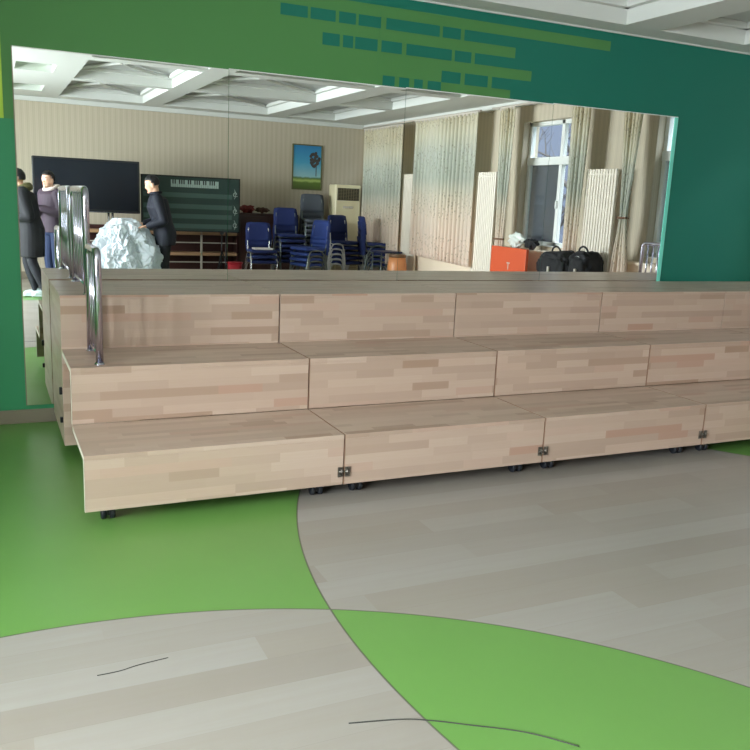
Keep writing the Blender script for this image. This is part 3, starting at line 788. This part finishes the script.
# ------------------------------------------------------------------ people
M_SKIN = mat('skin', rgb(226, 178, 152), .5, Subsurface_Weight=.05)
M_HAIR = mat('black_hair', rgb(18, 16, 18), .5); M_EYE = mat('eye_white', rgb(230, 226, 222), .3); M_IRIS = mat('dark_iris', rgb(26, 18, 14), .3); M_LIP = mat('lips', rgb(176, 96, 92), .5)
def hand(m, wrist, d, up, side):
    """palm and five bent fingers; d = direction of the hand, up = back of the hand, side = +1/-1 where the thumb leaves"""
    d = d.normalized(); up = (up-d*up.dot(d)).normalized(); lat = d.cross(up)*side
    rot = Matrix((lat, d, up)).transposed().to_4x4()
    m.ell(wrist+d*.048, .040, .052, .017, rot)
    for k, (off, ln) in enumerate(((.028, .070), (.010, .080), (-.009, .074), (-.027, .058))):
        a = wrist+d*.085+lat*off; P = [(a, .0098)]; dd = d.copy()
        for q in range(3):
            dd = (dd-up*.38).normalized(); a = a+dd*ln/3; P.append((a, .0092-.0007*q))
        m.chain(P, 8)
    a = wrist+d*.025+lat*.03; P = [(a, .013)]
    for q, dd in enumerate(((lat*.8+d*.6), (lat*.35+d*.85-up*.3))): a = a+dd.normalized()*.034; P.append((a, .0112-.001*q))
    m.chain(P, 8)
def person(label, loc, rz, J, outfit):
    """local axes: faces +x, left is +y. J gives the joints"""
    t = thing('person', label, 'person', loc, rz)
    V = lambda k: Vector(J[k])
    hd = V('head'); R_ = Matrix.Rotation(J.get('yaw', 0), 4, 'Z') @ Matrix.Rotation(J.get('nod', 0), 4, 'Y')
    at_ = lambda x, y, z: hd+(R_ @ Vector((x, y, z)))
    m = MB()
    m.ell(hd+R_ @ Vector((0, 0, .02)), .094, .074, .098, R_, 20, 14); m.ell(at_(.022, 0, -.05), .062, .054, .066, R_, 16, 12)   # skull, jaw
    m.ell(at_(.088, 0, -.018), .018, .012, .024, R_); m.ell(at_(.080, 0, .005), .014, .009, .02, R_)       # nose
    m.ell(at_(.074, 0, .034), .016, .05, .012, R_); m.ell(at_(.070, 0, -.093), .02, .022, .016, R_)        # brow, chin
    for s_ in (-1, 1): m.ell(at_(-.004, s_*.075, -.008), .02, .010, .032, R_)                              # ears
    nk = V('neck')
    m.chain([(at_(-.02, 0, -.05), .056), (nk, .056)])
    ch, wa, hp = V('chest'), V('waist'), V('hips')
    m.loft([((hp.x, hp.y, hp.z-.08), .09, .13), ((hp.x, hp.y, hp.z), .11, .16), ((wa.x, wa.y, wa.z), .09, .13), ((ch.x, ch.y, ch.z), .11, .16), ((ch.x, ch.y, ch.z+.12), .09, .15), ((nk.x, nk.y, nk.z-.02), .05, .06)])
    for s_ in 'LR':
        sh, el, wr = V('sh'+s_), V('el'+s_), V('wr'+s_); th, kn, an = V('hip'+s_), V('kn'+s_), V('an'+s_)
        m.chain([(sh, .055), ((sh+el)/2, .046), (el, .038), ((el*2+wr)/3, .037), (wr, .026), (wr+(wr-el).normalized()*.03, .024)])
        m.chain([(th, .085), ((th+kn)/2, .070), (kn, .052), ((kn*2+an)/3, .052), (an, .036)])
        toe = J.get('toe'+s_, 0); fd = Vector((math.cos(toe), math.sin(toe), 0))
        m.chain([(an+Vector((0, 0, -.04)), .034), (an+fd*.13+Vector((0, 0, -.055)), .025)])
        hand(m, wr+(wr-el).normalized()*.02, Vector(J.get('hd'+s_, (wr-el))), Vector(J.get('hu'+s_, (0, 0, 1))), 1 if s_ == 'R' else -1)
    body = m.build('body', M_SKIN, t, remesh=.0075, smooth_it=3)
    for s_ in (-1, 1):
        e = MB().ell(at_(.079, s_*.030, .010), .011, .014, .0085, R_).build('eye', M_EYE, body)
        MB().ell(at_(.0875, s_*.030, .010), .004, .006, .006, R_).build('iris', M_IRIS, e)
        MB().ell(at_(.083, s_*.031, .034), .008, .020, .0045, R_).build('eyebrow', M_HAIR, body)
    MB().ell(at_(.081, 0, -.055), .010, .024, .008, R_).build('lips', M_LIP, body)
    # hair cap
    m = MB(); bm = bmesh.new(); bmesh.ops.create_uvsphere(bm, u_segments=40, v_segments=26, radius=1)
    kill = [v for v in bm.verts if (v.co.x > .30 and v.co.z < .46-.1*v.co.x) or (v.co.z < -.45) or (v.co.x > -.1 and v.co.z < -.05)]
    bmesh.ops.delete(bm, geom=kill, context='VERTS')
    for v in bm.verts: v.co *= 1+.03*noise.noise(v.co*5)
    m.merge(bm, Matrix.Translation(at_(-.006, 0, .024)) @ R_ @ Matrix.Diagonal((.107, .086, .113, 1)))
    h = m.build('hair', M_HAIR, t, smooth=True); q = h.modifiers.new('s', 'SOLIDIFY'); q.thickness = .014; q.offset = -1
    # trousers
    m = MB()
    m.loft([((hp.x, hp.y, hp.z-.1), .10, .15), ((hp.x, hp.y, hp.z), .125, .175), ((wa.x, wa.y, wa.z-.02), .105, .145)])
    for s_ in 'LR':
        th, kn, an = V('hip'+s_), V('kn'+s_), V('an'+s_)
        m.chain([(th, .098), ((th+kn)/2, .083), (kn, .068), ((kn*2+an)/3, .066), (an+Vector((0, 0, .02)), outfit.get('cuff', .052))])
    m.build('trousers', outfit['trousers'], t, remesh=.011, smooth_it=4)
    # jacket
    m = MB(); hem = outfit['hem']; k = outfit.get('bulk', 1.)
    rings = [((hp.x*.8+wa.x*.2, hp.y, hem), .135*k*outfit.get('flare', 1.), .19*k*outfit.get('flare', 1.))]
    if hem < hp.z-.1: rings.append(((hp.x, hp.y, hp.z), .14*k, .195*k))
    rings += [((wa.x, wa.y, wa.z), .125*k, .165*k), ((ch.x, ch.y, ch.z), .14*k, .19*k), ((ch.x, ch.y, ch.z+.12), .115*k, .185*k), ((nk.x-.005, nk.y, nk.z-.015), .075, .085)]
    m.loft(rings)
    for s_ in 'LR':
        sh, el, wr = V('sh'+s_), V('el'+s_), V('wr'+s_)
        m.chain([(sh, .073*k), ((sh+el)/2, .064*k), (el, .057*k), ((el+wr)/2, .052*k), (wr-(wr-el).normalized()*.015, .042*k)])
    m.build('jacket', outfit['jacket'], t, remesh=.010, smooth_it=4)
    m = MB(); nr = [(nk+Vector((.070*math.cos(a)-.004, .070*math.sin(a), .012+.012*math.cos(a+PI)))) for a in [2*PI*q/20 for q in range(20)]]
    m.tube(nr, outfit.get('collar_r', .02), 8, closed=True); m.build('collar', outfit.get('collar', outfit['jacket']), t)
    if outfit.get('hood'):
        m = MB(); m.ell(nk+Vector((-.085, 0, .015)), .075, .12, .06, n=20, m=12); m.tube([(nk+Vector((.09*math.cos(a)-.02, .10*math.sin(a), .02-.03*math.cos(a)))) for a in [2*PI*q/20 for q in range(20)]], .028, 8, closed=True)
        m.build('hood', outfit['hood'], t, remesh=.01, smooth_it=3)
    for s_ in 'LR':
        an = V('an'+s_); toe = J.get('toe'+s_, 0)
        m = MB(); m.ell((.045, 0, .045), .12, .045, .045, n=20); m.ell((-.045, 0, .06), .05, .042, .05); m.rbox(-.09, .155, -.043, .043, 0, .022, .01); m.ell((.11, 0, .035), .055, .044, .033)
        m.ell((-.02, 0, .095), .042, .04, .03)
        sh = m.build('shoe', outfit['shoe'], t, remesh=.007, smooth_it=3)
        sh.location = (an.x, an.y, an.z-.075); sh.rotation_euler = (0, 0, toe)
        m = MB().rbox(-.095, .163, -.048, .048, 0, .02, .009); o = m.build('sole', outfit.get('sole', outfit['shoe']), sh)
    return t
def base_pose(h=1.0, lean=0.0):
    J = dict(hips=(0, 0, .93), waist=(lean*.3, 0, 1.08), chest=(lean*.75, 0, 1.27), neck=(lean*1.05, 0, 1.46), head=(lean*1.25+.02, 0, 1.58),
             hipL=(0, .09, .90), knL=(.02, .10, .49), anL=(-.02, .11, .085), hipR=(0, -.09, .90), knR=(.02, -.10, .49), anR=(-.02, -.11, .085),
             shL=(lean*.95, .175, 1.39), elL=(lean*.7-.03, .23, 1.12), wrL=(lean*.8+.1, .2, .90), shR=(lean*.95, -.175, 1.39), elR=(lean*.7-.03, -.23, 1.12), wrR=(lean*.8+.1, -.2, .90))
    return J
C_BLK = painted('black_coat_cloth', rgb(18, 20, 26), .8); C_SUIT = painted('dark_navy_suit', rgb(18, 22, 38), .75); C_DRK = mat('dark_trousers', rgb(28, 30, 38), .8)
C_MAR = painted('plum_grey_jacket', rgb(60, 46, 60), .75); C_JEAN = painted('blue_denim', rgb(30, 44, 78), .8); C_OLIVE = painted('olive_fur', rgb(92, 88, 52), .9)
C_PALEF = mat('pale_hood_lining', rgb(200, 186, 180), .8); C_SNK = mat('pale_sneaker', rgb(176, 190, 190), .6); C_BSHOE = mat('black_shoe', rgb(24, 24, 28), .4)
# walking person in a long coat
J = base_pose(lean=.10); J.update(hipL=(0, .09, .9), knL=(.05, .10, .49), anL=(-.04, .10, .085), knR=(.0, -.10, .50), anR=(-.14, -.09, .1), wrR=(.24, -.14, 1.08), elR=(.02, -.24, 1.10), wrL=(.22, .14, 1.08), elL=(.0, .24, 1.12), toeL=.15)
person('person in a long black coat with olive hood and pale sneakers, stepping left', (.20, -6.62, 0), PI, J,
       dict(jacket=C_BLK, trousers=C_DRK, hem=.56, bulk=1.3, flare=1.0, hood=C_OLIVE, collar=C_OLIVE, shoe=C_SNK, sole=C_SNK, cuff=.045))
# person in plum jacket and jeans
J = base_pose(lean=.03); J.update(yaw=-.3, elL=(.0, .25, 1.12), wrL=(.22, .06, 1.14), elR=(.0, -.25, 1.12), wrR=(.24, -.02, 1.20), hdL=(.4, -.9, .1), hdR=(.4, .9, .1))
person('person in a plum grey hooded jacket and blue jeans standing in front of the television', (.53, -7.25, 0), PI-.5, J,
       dict(jacket=C_MAR, trousers=C_JEAN, hem=.86, bulk=1.1, hood=C_PALEF, shoe=C_SNK))
# person in dark suit holding the plastic
J = base_pose(lean=.12); J.update(nod=.25, elR=(.03, -.235, 1.10), wrR=(.24, -.19, 1.02), elL=(.06, .235, 1.10), wrL=(.28, .16, 1.04), hdR=(.9, .1, -.1), hdL=(.9, -.1, -.1))
person('person in a dark navy suit in profile, holding clear plastic sheeting', (1.95, -6.45, 0), PI+.12, J,
       dict(jacket=C_SUIT, trousers=C_DRK, hem=.76, shoe=C_BSHOE, bulk=1.14))
# plastic sheeting: crumpled heap from the floor up to the hands
bm = bmesh.new(); bmesh.ops.create_icosphere(bm, subdivisions=6, radius=1)
for v in bm.verts:
    p = v.co.copy(); tz = (p.z+1)/2
    q = Vector((p.x, p.y, 0)); 
    wx = .46*(1-tz**2.2)**.5*(1-.1*tz) if tz < 1 else 0
    a = math.atan2(p.y, p.x)
    rid = lambda q_: 1-2*abs(noise.noise(q_))
    fold = .10*math.sin(a*6+3.5*tz+3*noise.noise(p*1.5))+.05*math.sin(a*11-5*tz+2*noise.noise(p*2.3))
    cr = .16*rid(p*2.6+Vector((3, 1, 2)))+.10*rid(p*5.7+Vector((0, 4, 1)))+.07*rid(p*11)
    r = (.36+.24*(1-tz)**.8)*(math.sin(math.acos(max(-1, min(1, p.z*.98))))**.6)
    r *= 1+fold+cr-.2
    v.co = Vector((math.cos(a)*r*.86, math.sin(a)*r*.55, max(0, 1.10*tz**.9+.06*rid(p*4)-.04)))
    v.co.x += -.04+.22*(1-tz)*(1 if p.x > 0 else 0)*abs(p.x)
m = MB(); m.merge(bm)
o = tag(m.build('plastic_sheeting', M_FILM), 'crumpled heap of clear whitish plastic sheeting held by the person in the suit', 'plastic sheet')
o.location = (1.42, -6.42, 0)

# ------------------------------------------------------------------ outside the windows
M_GR = mat('outside_ground', rgb(92, 96, 84), .9); M_BARK = mat('bark', rgb(66, 60, 58), .9)
struct(MB().box(XR+.25, 24, -22, 12, -.12, -.1).build('ground_outside', M_GR))
t = thing('backdrop_building', 'plain grey backdrop building added outside to block the bright low sky', 'building', (16, -4, -.1))  # added backdrop, sized and darkened to keep bright sky out of the panes
MB().box(0, 6, -46, 16, 0, 8.5).build('facade', painted('grey_render', rgb(74, 78, 92), .9), t)
MB().box(-.2, 6.1, -46.1, 16.1, 8.5, 8.8).build('parapet', painted('grey_coping', rgb(100, 100, 106), .9), t)
def tree(x, y, h, seed, label):
    random.seed(seed)
    t = thing('bare_tree', label, 'tree', (x, y, -.1), 0, 'bare trees outside')
    segs = []
    def grow(p, d, ln, r, lv):
        n = 4; pts = [p]; 
        for k in range(n):
            d = (d+Vector((random.uniform(-.16, .16), random.uniform(-.16, .16), random.uniform(-.05, .1)))).normalized(); p = p+d*ln/n; pts.append(p)
        segs.append((pts, [r*(1-.5*i/n) for i in range(n+1)], lv))
        if lv < 4:
            for k in range(3 if lv else 6):
                a = random.uniform(0, 2*PI); s_ = random.uniform(.5, .95)
                base = pts[random.randint(1, n)]
                grow(base, (d*.6+Vector((math.cos(a), math.sin(a), random.uniform(-.1, .6)))*s_).normalized(), ln*random.uniform(.55, .72), r*.5, lv+1)
    grow(Vector((0, 0, 0)), Vector((0, 0, 1)), h*.45, .11, 0)
    m = MB()
    for pts, rs, lv in segs:
        if lv == 0: m.tube(pts, rs, 8)
    m.build('trunk', M_BARK, t); m = MB()
    for pts, rs, lv in segs:
        if lv: m.tube(pts, rs, 4)
    m.build('branches', M_BARK, t)
tree(9.4, 3.2, 4.4, 2, 'bare branching tree outside the window nearest the mirror')
tree(9.8, .2, 4.4, 5, 'bare branching tree outside the uncovered window')
tree(9.0, -6.2, 4.4, 9, 'bare branching tree outside behind the drawn curtain')

# ------------------------------------------------------------------ light
W_ = bpy.data.worlds.new('World'); S.world = W_; W_.use_nodes = True
N, L = W_.node_tree.nodes, W_.node_tree.links
bg = N['Background']
tc = N.new('ShaderNodeTexCoord'); so = N.new('ShaderNodeSeparateXYZ'); L.new(tc.outputs['Generated'], so.inputs[0])
r = N.new('ShaderNodeValToRGB'); e = r.color_ramp.elements
e[0].position = 0; e[0].color = (.42, .46, .54, 1); e[1].position = .5; e[1].color = (.95, .97, 1.06, 1)
L.new(so.outputs[2], r.inputs['Fac']); L.new(r.outputs['Color'], bg.inputs['Color']); bg.inputs['Strength'].default_value = 5.0
def area(name, loc, rot, sx, sy, power, col=(1, 1, 1), portal=False):
    l = bpy.data.lights.new(name, 'AREA'); l.shape = 'RECTANGLE'; l.size = sx; l.size_y = sy; l.energy = power; l.color = col
    if portal: l.cycles.is_portal = True
    else: l.spread = math.radians(125)
    o = bpy.data.objects.new(name, l); COL.objects.link(o); o.location = loc; o.rotation_euler = rot
for y0 in WIN: area('window_portal', (XR+.24, y0+WW/2, (WZ0+WZ1)/2), (0, PI/2, 0), WZ1-WZ0, WW, 1, portal=True)
for y0 in LW: area('window_daylight', (XL-.20, y0+LWW/2, 1.7), (0, -PI/2, 0), 1.6, LWW, 170, (1, .97, .98))

# ------------------------------------------------------------------ camera
cam = bpy.data.cameras.new('camera'); co = bpy.data.objects.new('camera', cam); COL.objects.link(co)
cam.sensor_fit = 'HORIZONTAL'; cam.sensor_width = 36; cam.lens = 823.6/750*36; cam.clip_start = .05
yaw, pitch, roll = .4426, .2057, .0451
fw = Vector((math.sin(yaw)*math.cos(pitch), math.cos(yaw)*math.cos(pitch), -math.sin(pitch)))
rt = Vector((math.cos(yaw), -math.sin(yaw), 0)); up = rt.cross(fw)
r2 = rt*math.cos(roll)+up*math.sin(roll); u2 = -rt*math.sin(roll)+up*math.cos(roll)
Mx = Matrix((r2, u2, -fw)).transposed().to_4x4(); Mx.translation = Vector((-.33371, -5.525, 1.47004))
co.matrix_world = Mx
S.camera = co
S.view_settings.view_transform = 'Standard'; S.view_settings.look = 'None'; S.view_settings.gamma = 1; S.view_settings.use_curve_mapping = False
S.view_settings.exposure = 0.92
try:
    S.cycles.use_denoising = True; S.cycles.max_bounces = 10; S.cycles.diffuse_bounces = 6; S.cycles.glossy_bounces = 5; S.cycles.transparent_max_bounces = 12
    S.cycles.sample_clamp_indirect = 6
except Exception: pass
